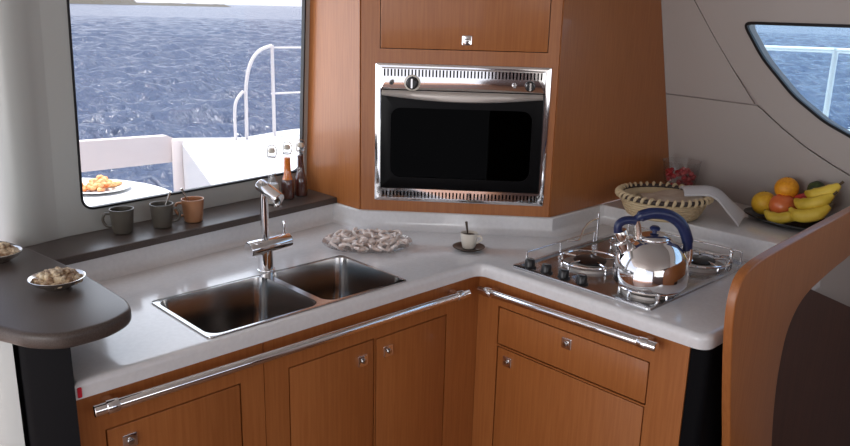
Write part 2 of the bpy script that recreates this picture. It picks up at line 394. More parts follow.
# ---------------------------------------------------------------- base cabinets
def latch(bmP, fmap, u, v, parent, s=.0152, knob=True):
    bm = B(); slab(bm, rrect(u - s, v - s, u + s, v + s, .003, 3), -.001, .0035, [], fmap, r=.001, seg=2)
    lt = obj('latch', bm, chrome, parent)
    bm = B(); n = 16
    slab(bm, [(u + .0065 * math.cos(2 * PI * k / n), v + .0065 * math.sin(2 * PI * k / n)) for k in range(n)], .003, .010, [], fmap, r=.002, seg=2)
    obj('button', bm, steel, lt)
def base_unit(name, fmap, u0, u1, zt, openings, label, body):
    t = thing(name, fmap((u0 + u1) / 2, 0, 0), label, 'cabinet')
    bm = B(); holes = [rrect(a, z0, b, z1, .002, 2) for kind, a, b, z0, z1, lu, lv in openings]
    slab(bm, [(u0, .0), (u1, .0), (u1, zt), (u0, zt)], -.018, 0, holes, fmap)
    for lo, hi in body: box(bm, lo, hi)
    obj('body', bm, wood, t)
    bm = B(); m0 = min(a for k_, a, *_ in openings) - .02; m1 = max(q[2] for q in openings) + .02
    slab(bm, [(m0, .05), (m1, .05), (m1, .83), (m0, .83)], -.030, -.0185, [], fmap); obj('shade_backing', bm, black, t)  # black sheet added so the gaps round doors and drawer look shaded
    gp = .0038
    for kind, a, b, z0, z1, lu, lv in openings:
        bm = B(); slab(bm, rrect(a + gp, z0 + gp, b - gp, z1 - gp, .002, 2), -.016, -.0005, [], fmap, r=.001, seg=2)
        d = obj(kind, bm, wood, t)
        latch(None, lambda u, v, w_: fmap(u, v, w_), lu, lv, d)
    return t
FL = lambda u, v, w_: (u, 1.40 - w_, v)
FR = lambda u, v, w_: (1.57 - w_, u, v)
base_unit('base_cabinet', FL, .452, .858, .884, [('door', .500, .800, .08, .795, .546, .754)],
          'cherry wood base cabinet with one door, left end below the sink worktop',
          [((.452, 1.418, 0), (.468, 1.85, .884)), ((.842, 1.418, 0), (.858, 1.85, .70)), ((.468, 1.42, .02), (.842, 1.85, .035))])
base_unit('base_cabinet', FL, .860, 1.586, .884, [('door', .924, 1.1848, .08, .792, 1.145, .742), ('door', 1.1876, 1.445, .08, .789, 1.230, .744)],
          'cherry wood base cabinet with a pair of doors below the smaller sink bowl',
          [((.860, 1.418, 0), (.875, 1.85, .70)), ((1.569, 1.419, 0), (1.586, 1.85, .884)), ((.875, 1.42, .02), (1.552, 1.85, .035))])
hobcab = base_unit('base_cabinet', FR, .752, 1.3985, .884, [('drawer', .846, 1.322, .690, .805, 1.085, .772), ('door', .848, 1.320, .08, .6865, 1.279, .650)],
          'cherry wood base cabinet with a drawer above a door, below the hob',
          [((1.588, .752, 0), (2.19, .768, .80)), ((1.588, 1.382, 0), (2.19, 1.3985, .80)), ((1.588, .768, .02), (2.19, 1.382, .035))])
# rounded black end
bm = B(); slab(bm, roundpoly([(1.572, .7505), (1.572, .708), (1.70, .708), (1.70, .7505)], [0, .05, 0, 0], 8), 0, .8835, [], r=0)
tag(obj('end_panel', bm, black), 'black rounded corner panel between the hob cabinet and the wooden partition', 'panel')
# black board at left end under bar, plus white post
def board(name, pts, z0, z1, m, lean=0., r=.004):
    bm = B(); slab(bm, pts, z0, z1, [], r=0)
    for v in bm.verts: v.co.x += lean * (z1 - v.co.z)
    return obj(name, bm, m)
bm_pts = [(.4435, 1.3735), (.4435, 1.60), (.40, 1.62), (.384, 1.468), (.391, 1.450)]
tag(board('bar_pillar', bm_pts, 0, .9935, black, -.0), 'tall black support panel under the rounded end of the dark bar top', 'panel')
tag(board('bar_pillar', [(.376, 1.478), (.398, 1.64), (.30, 1.80), (.355, 1.505)], 0, .9935, gel), 'white upright post below the dark bar top, left of the black panel', 'post')
# bar top
bar = smooth_path([(x, y, 0) for x, y in ((.30, 2.10), (.50, 2.05), (.545, 1.965), (.565, 1.838), (.581, 1.68), (.586, 1.50), (.583, 1.44), (.563, 1.393), (.515, 1.362), (.465, 1.356), (.423, 1.362), (.381, 1.402), (.352, 1.465), (.28, 1.60))], 4)
bar = [(p.x, p.y) for p in bar] + [(.0, 1.85), (-.05, 2.1)]
bm = B(); slab(bm, bar, .9985, 1.030, [], r=.010, both=True)
# clip against window wall side: keep the back inside
for v in bm.verts:
    lim = wy(v.co.x, 1.0) - .018
    if v.co.x > .53 and v.co.y > lim: v.co.y = lim
tag(obj('bar_top', bm, stone), 'dark taupe speckled bar top with a rounded end at the left', 'bar top')
# sill shelf
bm = B(); slab(bm, [(.50, sy(.50)), (1.5185, sy(1.5185)), (1.5185, wy(1.5185, .99) - .002), (.69, wy(.69, .99) - .002), (.64, wy(.64, .99) - .010), (.60, wy(.60, .99) - .0165), (.50, wy(.55, .99) - .018)], .9785, .998, [], r=.004, seg=3)
tag(obj('window_shelf', bm, stone), 'long dark stone shelf running below the big window', 'shelf')
# ---------------------------------------------------------------- grab rails
def rail(a, b, nrm, label):
    t = thing('grab_rail', tuple((Vector(a) + Vector(b)) / 2), label, 'rail')
    d = (Vector(b) - Vector(a)).normalized()
    bm = B(); cyl(bm, a, b, .0115, 20, .002); obj('bar', bm, chrome, t)
    for e, s in ((Vector(a), 1), (Vector(b), -1)):
        p = e + d * s * .035
        bm = B(); cyl(bm, p - d * .012, p + d * .012, .0142, 20, .002)
        obj('collar', bm, chrome, t)
        bm = B(); q = p + Vector(nrm) * -.038
        ax = d * .009; up = Vector((0, 0, .006))
        vs = []
        for c in (p, q):
            for s1 in (-1, 1):
                for s2 in (-1, 1): vs.append(bm.verts.new(c + ax * s1 + up * s2))
        for f4 in ((0, 1, 3, 2), (4, 6, 7, 5), (0, 4, 5, 1), (2, 3, 7, 6), (0, 2, 6, 4), (1, 5, 7, 3)): bm.faces.new([vs[i] for i in f4])
        obj('bracket', bm, chrome, t)
rail((.468, 1.36, .862), (1.485, 1.36, .853), (0, -1, 0), 'long polished grab rail along the front of the sink cabinets')
rail((1.53, 1.362, .852), (1.53, .812, .866), (-1, 0, 0), 'shorter polished grab rail along the front of the hob cabinet')
# ---------------------------------------------------------------- partition
pp = [(1.77, .0), (1.70, .38), (1.641, .631), (1.606, .762), (1.572, .909), (1.562, .993), (1.568, 1.035), (1.585, 1.062), (1.62, 1.078), (1.701, 1.089), (1.91, 1.099), (2.239, 1.113), (2.50, 1.124),
      (2.50, 1.02), (2.258, .975), (2.152, .963), (2.05, .947), (1.985, .934), (1.935, .912), (1.898, .876), (1.878, .83), (1.870, .74), (1.880, .64), (1.903, .532), (1.97, .26), (2.03, 0)]
pp = [(p.x, p.y) for p in smooth_path([(a, b, 0) for a, b in pp], 3)]
bm = B(); slab(bm, pp, -.680, -.66, [], lambda u, v, w_: (u, -w_, v), r=.004, seg=3)
tag(obj('partition', bm, wood), 'curved cherry wood partition at the right end of the galley', 'partition')
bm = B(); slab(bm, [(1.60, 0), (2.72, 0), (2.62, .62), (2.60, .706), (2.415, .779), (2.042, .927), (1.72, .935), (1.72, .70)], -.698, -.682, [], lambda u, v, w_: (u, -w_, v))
spn_ = obj('side_panel', bm, woodd, hobcab); spn_['label'] = 'side panel darkened for shade, seen through the arch of the partition'  # shade inside the arch is put into the colour by the darker wood
bm = B(); slab(bm, [(1.76, .55), (2.62, .55), (2.62, .948), (1.76, .948)], -.712, -.7055, [], lambda u, v, w_: (u, -w_, v)); sl_ = obj('side_lining', bm, gelw, hobcab); sl_['label'] = 'grey side lining above the dark side panel'
# ---------------------------------------------------------------- oven cabinet
oc = thing('oven_cabinet', (1.75, 1.75, .98), 'tall cherry wood corner cabinet housing the oven above the worktop', 'cabinet')
OU0, OU1, OZ0, OZ1 = .044, .574, 1.014, 1.440
UD = (.057, .560, 1.482, 1.85)
bm = B(); slab(bm, [(0, .9785), (DL, .9785), (DL, 1.95), (0, 1.95)], -.02, 0, [[(OU0 + .012, OZ0 + .012), (OU1 - .012, OZ0 + .012), (OU1 - .012, OZ1 - .012), (OU0 + .012, OZ1 - .012)], rrect(UD[0], UD[2], UD[1], UD[3], .002, 2)], DG); obj('front_panel', bm, wood, oc)
bm = B(); slab(bm, [(1.878, .9785), (wy(1.52, .98), .9785), (wy(1.52, 1.95), 1.95), (1.878, 1.95)], 1.5215, 1.5395, [], lambda u, v, w_: (w_, u, v)); obj('side_panel', bm, wood, oc)
bm = B(); slab(bm, [(1.925, .9785), (hx(1.43, .9785) - .001, .9785), (hx(1.43, 1.95) - .001, 1.95), (1.925, 1.95)], 1.432, 1.45, [], lambda u, v, w_: (u, w_, v)); obj('side_panel', bm, wood, oc)
bm = B(); slab(bm, rrect(UD[0] + .002, UD[2] + .002, UD[1] - .002, UD[3] - .002, .002, 2), -.016, .0005, [], DG, r=.001, seg=2); dr = obj('door', bm, wood, oc)
bm = B(); slab(bm, [(.02, 1.455), (DL - .02, 1.455), (DL - .02, 1.95), (.02, 1.95)], -.035, -.022, [], DG); obj('door_shade_backing', bm, black, oc)  # black sheet added to stop light leaking and darken the upper door gap
latch(None, DG, .318, 1.512, dr, .0145)
# ---------------------------------------------------------------- oven
ov = thing('oven', DG(.309, OZ0, 0), 'stainless built-in oven with black glass door in the wooden corner cabinet', 'oven')
def slots(u0, u1, z0, z1, n):
    st = (u1 - u0) / n; return [[(u0 + i * st + st * .28, z0), (u0 + i * st + st * .72, z0), (u0 + i * st + st * .72, z1), (u0 + i * st + st * .28, z1)] for i in range(n)]
bm = B(); slab(bm, rrect(OU0, OZ0, OU1, OZ1, .004, 3), 0.0005, .006, [rrect(OU0 + .016, OZ0 + .040, OU1 - .016, OZ1 - .012, .004, 3)] + slots(OU0 + .022, OU1 - .022, OZ0 + .012, OZ0 + .032, 44), DG, r=.002, seg=2)
obj('frame', bm, chrome, ov)
bm = B(); slab(bm, [(OU0 + .014, OZ0 + .008), (OU1 - .014, OZ0 + .008), (OU1 - .014, OZ1 - .01), (OU0 + .014, OZ1 - .01)], -.0195, -.018, [], DG); obj('vent_backing', bm, black, ov)
bm = B(); slab(bm, rrect(OU0 + .017, OZ1 - .078, OU1 - .017, OZ1 - .0125, .002, 2), -.002, .010, slots(OU0 + .024, OU1 - .024, OZ1 - .038, OZ1 - .017, 46), DG, r=.002, seg=2)
cp = obj('control_panel', bm, chrome, ov)
zc = OZ1 - .057
for u, r, m, nm in ((.158, .0165, blk, 'knob'), (.095, .006, blk, 'button'), (.465, .006, steel, 'button'), (.512, .0135, blk, 'knob')):
    bm = B(); lathe(bm, [(r * 1.15, 0), (r * 1.15, .004), (r, .006), (r * .9, .018), (r * .8, .021), (0, .021)], 24, frame(DG(u, zc, .010), DN))
    k = obj(nm, bm, m, cp)
    if r > .01:
        bm = B(); e = u + r * .1; slab(bm, rrect(u - .0025, zc - r * .85, u + .0025, zc + r * .85, .001, 2), .030, .0325, [], DG); obj('grip', bm, silver, k)
    if r > .015:
        bm = B(); lathe(bm, [(r * 1.5, 0), (r * 1.5, .002), (r * 1.2, .003), (r * 1.2, 0)], 24, frame(DG(u, zc, .0098), DN), cap=False); obj('dial', bm, porcelain, k)
DZ0, DZ1 = OZ0 + .043, OZ1 - .082
bm = B(); slab(bm, rrect(OU0 + .018, DZ0, OU1 - .018, DZ1, .006, 3), 0, .014, [rrect(OU0 + .05, DZ0 + .035, OU1 - .05, DZ1 - .05, .03, 5)], DG, r=.003, seg=2)
dr = obj('door', bm, ovd, ov)
bm = B(); slab(bm, rrect(OU0 + .049, DZ0 + .034, OU1 - .049, DZ1 - .049, .03, 5), .006, .011, [], DG); obj('window', bm, ovglass, dr)
# bowed handle
bm = B(); rings = []; n = 24
for i in range(n + 1):
    u = OU0 + .022 + (OU1 - OU0 - .044) * i / n; s = math.sin(PI * i / n); top = DZ1 + .002; bot = DZ1 - .014 - .014 * s; dd = .018 + .012 * s
    rings.append([bm.verts.new(DG(u, z, d)) for z, d in ((top, .012), (top, dd), (top - .004, dd + .004), ((top + bot) / 2, dd + .007), (bot + .003, dd + .004), (bot, dd), (bot, .012))])
for a, b in zip(rings, rings[1:]):
    for k in range(7): bm.faces.new((a[k], a[(k + 1) % 7], b[(k + 1) % 7], b[k]))
bm.faces.new(rings[0]); bm.faces.new(rings[-1]); obj('handle', bm, satin, dr)
bm = B()   # cavity, five sides
def P_(u, z, d): return bm.verts.new(DG(u, z, d))
c8 = [P_(u, z, d) for d in (-.021, -.30) for u, z in ((.10, DZ0 + .03), (.52, DZ0 + .03), (.52, DZ1 - .045), (.10, DZ1 - .045))]
for q in ((4, 5, 6, 7), (0, 1, 5, 4), (1, 2, 6, 5), (2, 3, 7, 6), (3, 0, 4, 7)): bm.faces.new([c8[i] for i in q])
obj('cavity', bm, iron, ov)
for zr in (DZ0 + .085, DZ0 + .14):
    bm = B()
    for i in range(13):
        u = .105 + .41 * i / 12; cyl(bm, DG(u, zr, -.03), DG(u, zr, -.28), .0018, 6)
    for d in (-.03, -.28): cyl(bm, DG(.105, zr, d), DG(.515, zr, d), .003, 6)
    obj('rack', bm, chrome, ov)
# ---------------------------------------------------------------- sink
sk = thing('sink', ((SX0 + SX1) / 2, (SY0 + SY1) / 2, .92), 'stainless steel double bowl sink set into the white worktop', 'sink')
b1 = rrect(SX0 + .009, SY0 + .009, SXD - .009, SY1 - .011, .032, 6); b2 = rrect(SXD + .009, SY0 + .009, SX1 - .009, SY1 - .011, .032, 6)
bm = B(); slab(bm, rrect(SX0, SY0, SX1, SY1, .012, 5), .9203, .9235, [b1, b2], r=.001, seg=2); obj('rim', bm, steel, sk)
for (x0, x1, dep) in ((SX0 + .009, SXD - .009, .145), (SXD + .009, SX1 - .009, .145)):
    y0, y1 = SY0 + .009, SY1 - .011; bm = B(); rings = []
    for ins, z in ((0, .923), (.001, .917), (.003, .90), (.010, .84), (.014, .80), (.020, .785), (.032, .777), (.05, .775)):
        rings.append([bm.verts.new((p[0], p[1], z)) for p in rrect(x0 + ins, y0 + ins, x1 - ins, y1 - ins, .032, 6)])
    for a, b in zip(rings, rings[1:]):
        for k in range(len(a)): bm.faces.new((a[k], a[(k + 1) % len(a)], b[(k + 1) % len(a)], b[k]))
    bm.faces.new(rings[-1])
    bo = obj('bowl', bm, steel, sk, 50)
    bm = B(); lathe(bm, [(.028, .0), (.030, .003), (.022, .004), (.020, .001), (0, .001)], 24, T((x0 + x1) / 2, (y0 + y1) / 2, .7755)); obj('drain', bm, chrome, bo)
# ---------------------------------------------------------------- tap
tp = thing('mixer_tap', (1.062, 1.702, .92), 'tall chrome mixer tap standing behind the sink', 'tap')
bm = B(); cyl(bm, (1.062, 1.702, .9205), (1.062, 1.702, .926), .024, 28, .002); cyl(bm, (1.062, 1.702, .925), (1.062, 1.702, .98), .0205, 28); obj('column', bm, chrome, tp)
bm = B(); cyl(bm, (1.010, 1.702, .986), (1.136, 1.702, .990), .0215, 28, .003); obj('cross_body', bm, chrome, tp)
bm = B(); cyl(bm, (1.121, 1.702, 1.006), (1.121, 1.702, 1.046), .0046, 12, .001); obj('lever', bm, chrome, tp)
bm = B(); tube(bm, smooth_path([(1.062, 1.702, 1.000), (1.062, 1.702, 1.04), (1.062, 1.702, 1.10), (1.062, 1.701, 1.128), (1.063, 1.694, 1.142), (1.065, 1.684, 1.147)], 5), .0105, 16); obj('spout_pipe', bm, chrome, tp)
bm = B(); cyl(bm, (1.058, 1.714, 1.153), (1.070, 1.642, 1.124), .0165, 24, .003); sh = obj('spout_head', bm, chrome, tp)
bm = B(); cyl(bm, (1.069, 1.654, 1.118), (1.069, 1.651, 1.103), .0105, 18, .001); obj('nozzle', bm, steel, sh)
# ---------------------------------------------------------------- hob
HX0, HX1, HY0, HY1 = 1.590, 2.135, .872, 1.302
hb = thing('gas_hob', ((HX0 + HX1) / 2, (HY0 + HY1) / 2, .92), 'polished gas hob with wire pan supports set into the worktop', 'hob')
bm = B(); slab(bm, rrect(HX0, HY0, HX1, HY1, .012, 5), .9203, .9265, [rrect(HX0 + .016, HY0 + .016, HX1 - .016, HY1 - .016, .01, 4)], r=.002, seg=2)
slab(bm, rrect(HX0 + .015, HY0 + .015, HX1 - .015, HY1 - .015, .01, 4), .9204, .9216); obj('tray', bm, trayst, hb)
def burner(x, y, r):
    bm = B(); lathe(bm, [(r * 1.85, 0), (r * 1.82, .007), (r * 1.7, .008), (r * 1.35, .003), (r * 1.2, .003), (r * 1.15, .009), (r, .010), (r, .013), (0, .013)], 32, T(x, y, .9217)); b = obj('burner', bm, satin, hb)
    bm = B(); lathe(bm, [(r * 1.1, 0), (r * 1.14, .004), (r * 1.0, .007), (0, .008)], 32, T(x, y, .9348)); obj('cap', bm, blk, b)
    bm = B(); 
    for rr in (r * 2.1,):
        tube(bm, [(x + rr * math.cos(2 * PI * k / 36), y + rr * math.sin(2 * PI * k / 36), .940) for k in range(36)], .0036, 8, closed=True)
    for k in range(5):
        a = 2 * PI * k / 5 + .5; ca, sa = math.cos(a), math.sin(a)
        tube(bm, [(x + rr * ca, y + rr * sa, .924), (x + rr * ca, y + rr * sa, .938), (x + rr * .93 * ca, y + rr * .93 * sa, .9425), (x + r * 1.05 * ca, y + r * 1.05 * sa, .9425)], .0034, 8)
    obj('pan_support', bm, chrome, hb)
KX, KY = 1.705, .945
burner(KX, KY, .036); burner(1.765, 1.165, .040); burner(2.00, 1.185, .028); burner(2.01, .965, .036)
for y in (1.262, 1.205, 1.148, 1.09):
    bm = B(); lathe(bm, [(.018, 0), (.018, .003), (.0145, .005), (.0135, .022), (.010, .026), (0, .026)], 20, T(1.622, y, .9217)); k = obj('knob', bm, blk, hb)
    bm = B(); box(bm, (1.6205, y - .010, .9475), (1.6235, y + .010, .9495)); obj('grip', bm, silver, k)
# rim fiddle rail and the pan clamps
bm = B(); zf = .972
loop = [(1.602, 1.292, zf), (2.125, 1.292, zf), (2.125, .882, zf), (1.602, .882, zf)]
cyl(bm, (1.645, 1.292, .955), (1.97, 1.292, .955), .0026, 10)
for x in (1.645, 1.80, 1.97): cyl(bm, (x, 1.292, .924), (x, 1.292, .957), .0028, 10)
cyl(bm, (1.985, 1.292, .924), (1.985, 1.292, 1.012), .0032, 10)
tube(bm, smooth_path([(1.985, 1.292, .995), (1.93, 1.285, .994), (1.88, 1.272, .982), (1.83, 1.250, .966), (1.79, 1.262, .966)], 5), .0026, 8)
cyl(bm, (2.125, 1.27, .955), (2.125, .90, .955), .0026, 10)
for y in (1.27, 1.08, .90): cyl(bm, (2.125, y, .924), (2.125, y, .957), .0028, 10)
obj('fiddle_rail', bm, chrome, hb)
for (x, y, a) in ((2.07, .905, 2.2), (2.075, 1.045, 3.0), (1.655, .890, .9)):
    bm = B(); cyl(bm, (x, y, .922), (x, y, .962), .006, 14, .001); ball(bm, (x, y, .966), .0075, seg=12, rings=8)
    cyl(bm, (x, y, .953), (x + .05 * math.cos(a), y + .05 * math.sin(a), .953), .0035, 10); obj('pan_clamp', bm, chrome, hb)
# ---------------------------------------------------------------- kettle
kt = thing('kettle', (KX, KY, .952), 'shiny steel whistling kettle with navy blue handle on the hob', 'kettle')
zk = .9445; KS = 1.09
ex = Vector((.74, -.67, 0)); K0 = Vector((KX, KY, zk))
def kp(a, z): p = K0 + ex * a * KS; return (p.x, p.y, p.z + z * KS)
KM = T(KX, KY, zk) @ Matrix.Scale(KS, 4)
bm = B(); lathe(bm, [(0, 0), (.074, 0), (.081, .003), (.0845, .010), (.0855, .026), (.0845, .044), (.079, .064), (.069, .083), (.055, .098), (.042, .106), (.036, .1085), (.0355, .1105)], 56, KM); obj('body', bm, chrome, kt, 60)
bm = B(); lathe(bm, [(.0375, .110), (.0375, .1125), (.030, .118), (.015, .122), (0, .123)], 40, KM); ld = obj('lid', bm, chrome, kt, 60)
bm = B(); lathe(bm, [(.005, .121), (.005, .127), (.011, .129), (.012, .134), (.008, .138), (0, .139)], 24, KM); obj('lid_knob', bm, navy, ld)
bm = B(); tube(bm, smooth_path([kp(-.045, .060), kp(-.066, .088), kp(-.073, .108)], 5), [.024] * 4 + [.019] * 4 + [.0145] * 3, 18); obj('spout', bm, chrome, kt)
bm = B(); cyl(bm, kp(-.071, .104), kp(-.080, .126), .0165, 20, .002); wc_ = obj('whistle_cap', bm, silver, kt)
bm = B(); tube(bm, smooth_path([kp(-.084, .122), kp(-.084, .140), kp(-.070, .150), kp(-.046, .150)], 4), .0105, 12); obj('trigger', bm, navy, kt)
bm = B(); tube(bm, smooth_path([kp(-.054, .144), kp(-.036, .160), kp(-.006, .168), kp(.030, .163), (kp(.060, .142)), kp(.077, .108), kp(.081, .082)], 6), [.010] * 6 + [.0145] * 26 + [.012] * 5, 14, flat=(1, .85)); obj('handle', bm, navy, kt)
bm = B(); tube(bm, smooth_path([kp(.081, .086), kp(.082, .066), kp(.078, .050), kp(.072, .042)], 4), .0115, 14, flat=(.6, 1.2)); obj('handle_bracket', bm, silver, kt)
bm = B(); tube(bm, smooth_path([kp(-.046, .150), kp(-.040, .128), kp(-.038, .100)], 4), .0095, 12, flat=(.6, 1.2)); obj('handle_bracket', bm, silver, kt)
# ---------------------------------------------------------------- mugs on the shelf
def mug(x, y, m, hd, label, group=None, sp=(0, 0)):
    t = thing('mug', (x, y, .998), label, 'mug')
    z = .9985; hh = .066
    bm = B(); lathe(bm, [(0, 0), (.022, 0), (.025, .002), (.0275, .02), (.0315, hh), (.0295, hh), (.0255, .02), (.023, .006), (0, .005)], 28, T(x, y, z)); obj('cup', bm, m, t)
    d = Vector((math.cos(hd), math.sin(hd), 0)); c = Vector((x, y, z))
    bm = B(); tube(bm, smooth_path([c + d * .028 + Vector((0, 0, .052)), c + d * .043 + Vector((0, 0, .052)), c + d * .049 + Vector((0, 0, .036)), c + d * .041 + Vector((0, 0, .020)), c + d * .026 + Vector((0, 0, .016))], 4), .0038, 10); obj('handle', bm, m, t)
    if sp != (0, 0):
        s = thing('spoon', (x, y, z + .006), 'small steel spoon leaning in the ' + sp[2], 'spoon')
        a = c + Vector((-.008 * sp[0], -.008 * sp[1], .012)); b = c + Vector((.030 * sp[0], .030 * sp[1], .098))
        bm = B(); tube(bm, [a, a.lerp(b, .5), b], [.0022, .0022, .0034], 8); obj('stem', bm, silver, s)
        bm = B(); ball(bm, tuple(a), .008, (1, .7, .4)); obj('bowl', bm, silver, s)
mug(.818, 2.020, mugb, 2.6, 'smoky dark mug on the window shelf, leftmost of the three')
mug(.925, 2.008, mugb, -.7, 'smoky dark mug with a spoon, middle of the three on the shelf', None, (.75, -.4, 'middle dark mug'))
mug(1.018, 2.008, mugo, 2.5, 'copper brown mug with a spoon, nearest the tap on the shelf', None, (-.9, .3, 'copper brown mug'))
# ---------------------------------------------------------------- swing-top bottles
def bottle(x, y, lo, hi, label):
    t = thing('bottle', (x, y, .998), label, 'bottle'); z = .9985
    outer = [(0, 0), (.019, 0), (.022, .003), (.0225, .045), (.021, .060), (.0135, .078), (.0115, .10), (.0105, .150), (.0125, .152), (.0125, .160), (.010, .161)]
    bm = B(); lathe(bm, outer, 24, T(x, y, z), cap=False); obj('glass', bm, glassc, t)
    bm = B(); lathe(bm, [(0, .003), (.0205, .003), (.021, .045), (.0195, .059), (.0175, .064), (0, .064)], 24, T(x, y, z)); obj('contents', bm, lo, t)
    bm = B(); lathe(bm, [(0, .0645), (.0165, .0645), (.0122, .078), (.0102, .10), (.0095, .135), (0, .135)], 24, T(x, y, z)); obj('contents', bm, hi, t)
    bm = B(); lathe(bm, [(.009, .1615), (.0105, .164), (.0105, .171), (.007, .176), (0, .177)], 20, T(x, y, z)); st = obj('stopper', bm, porcelain, t)
    bm = B(); tube(bm, smooth_path([(x - .014, y, z + .148), (x - .017, y - .004, z + .165), (x - .010, y, z + .183), (x + .010, y, z + .183), (x + .017, y - .004, z + .165), (x + .014, y, z + .148)], 3), .0015, 6)
    tube(bm, [(x + .0125 * math.cos(k * PI / 6), y + .0125 * math.sin(k * PI / 6), z + .148) for k in range(12)], .0014, 6, closed=True); obj('wire_clasp', bm, steel, t)
bottle(1.308, 2.045, pale, glassc, 'clear swing top bottle with pale contents, left of the three on the shelf')
bottle(1.380, 2.068, dkred, amber, 'swing top bottle with bright orange neck, middle of the three')
bottle(1.438, 2.078, dkred, dkred, 'dark swing top bottle beside the wooden oven cabinet')
# ---------------------------------------------------------------- nut dishes on the bar
def nut_dish(x, y, r, label, lab2, seed, n=70):
    z = 1.0305
    t = thing('dish', (x, y, z), label, 'dish')
    bm = B(); lathe(bm, [(0, 0), (r * .45, 0), (r * .5, .003), (r * .82, .012), (r * .99, .021), (r, .023), (r * .97, .0235), (r * .80, .016), (r * .5, .007), (0, .006)], 40, T(x, y, z)); obj('bowl', bm, silver, t)
    rnd = random.Random(seed); bm = B()
    for k in range(n):
        a = rnd.random() * 2 * PI; q = math.sqrt(rnd.random()); rr = q * r * .80; zz = .016 + .024 * (1 - q * q) * (.6 + .4 * rnd.random())
        ball(bm, (x + rr * math.cos(a), y + rr * math.sin(a), z + zz), .0075, (1.25, .85, .7), Matrix.Rotation(rnd.random() * 6, 4, 'Z') @ Matrix.Rotation(rnd.random() * 2, 4, 'X'), 8, 6)
    lathe(bm, [(r * .8, .014), (r * .6, .024), (r * .3, .032), (0, .034)], 20, T(x, y, z))
    tag(obj('nuts', bm, nuts), lab2, 'nuts', None, 'stuff')
nut_dish(.506, 1.605, .0545, 'shallow silver dish of nuts near the rounded end of the bar', 'heap of shelled mixed nuts in the silver dish nearest the bar end', 3)
nut_dish(.468, 1.860, .050, 'silver dish of nuts at the left edge, cut by the frame', 'heap of nuts in the dish at the left edge of the photo', 4, 50)
# ---------------------------------------------------------------- plate of prawns
px, py = 1.412, 1.705
pl_ = thing('plate', (px, py, .92), 'flat clear glass plate of snacks between sink and oven', 'plate')
bm = B(); lathe(bm, [(0, 0), (.075, 0), (.085, .003), (.118, .010), (.128, .014), (.127, .0165), (.116, .0125), (.083, .006), (0, .004)], 48, frame((px, py, .9205), (0, 0, 1), (.719, -.695, 0)), sx=1.04, sy=.95); obj('dish', bm, glassc, pl_)
rnd = random.Random(11)
bm = B(); pts = []
for k in range(13):
    a = -.3 + 4.4 * k / 12; q = .021 * (1 - .02 * k); pts.append((q * math.cos(a), q * math.sin(a), .002 * math.sin(k)))
tube(bm, pts, [.002, .0036, .0046, .0052, .0054, .0053, .0050, .0046, .0040, .0034, .0028, .0042, .0050], 9, flat=(1, 1))
pr0 = obj('prawn', bm, snack); tag(pr0, 'pale pink curled prawn heaped on the glass plate', 'prawn', 'prawns on the glass plate')
LX = Vector((.719, -.695, 0)); LY = Vector((.695, .719, 0))
pos = []
for ring, n, zz in ((.104, 18, .0185), (.070, 13, .0160), (.030, 6, .0160), (.060, 8, .0265)):
    for k in range(n):
        a = 2 * PI * (k + .3 * rnd.random()) / n + ring * 20; pos.append((ring * math.cos(a), ring * math.sin(a) * .85, zz + rnd.random() * .003))
for i, (a, b, zz) in enumerate(pos):
    o = pr0 if i == 0 else pr0.copy()
    if i: COL.objects.link(o)
    p = Vector((px, py, .9195)) + LX * a + LY * b; o.location = (p.x, p.y, p.z + zz)
    o.rotation_euler = (rnd.uniform(-.5, .5), rnd.uniform(-.5, .5), rnd.uniform(0, 6.28))
# ---------------------------------------------------------------- espresso cup
cx_, cy_ = 1.617, 1.487
sc_ = thing('saucer', (cx_, cy_, .92), 'dark bronze saucer under the small cream cup', 'saucer')
bm = B(); lathe(bm, [(0, 0), (.028, 0), (.032, .003), (.047, .009), (.048, .0105), (.046, .011), (.030, .0055), (0, .0045)], 40, T(cx_, cy_, .9205)); obj('dish', bm, brownm, sc_)
cu = thing('espresso_cup', (cx_, cy_, .926), 'small cream espresso cup on a dark saucer in front of the oven', 'cup')
bm = B(); lathe(bm, [(0, 0), (.017, 0), (.019, .002), (.023, .02), (.0255, .046), (.0235, .046), (.021, .02), (.016, .005), (0, .004)], 32, T(cx_, cy_, .9262)); obj('cup', bm, porcelain, cu)
c = Vector((cx_, cy_, .9262)); d = Vector((.55, -.83, 0)).normalized()
bm = B(); tube(bm, smooth_path([c + d * .024 + Vector((0, 0, .037)), c + d * .034 + Vector((0, 0, .037)), c + d * .037 + Vector((0, 0, .027)), c + d * .022 + Vector((0, 0, .015))], 4), .0028, 8); obj('handle', bm, porcelain, cu)
bm = B(); lathe(bm, [(0, .0385), (.0225, .0385), (.0225, .037), (0, .037)], 24, T(cx_, cy_, .9262)); obj('coffee', bm, mat('coffee', (.05, .02, .01), .2), cu)
spn = thing('spoon', (cx_, cy_, .94), 'dark little spoon standing in the espresso cup', 'spoon')
a = c + Vector((.004, .004, .012)); b = c + Vector((-.006, .008, .078))
bm = B(); tube(bm, [a, a.lerp(b, .5), b], [.0022, .0022, .004], 8); obj('stem', bm, brownm, spn)
bm = B(); ball(bm, tuple(a), .0075, (1, .7, .4)); obj('bowl', bm, brownm, spn)
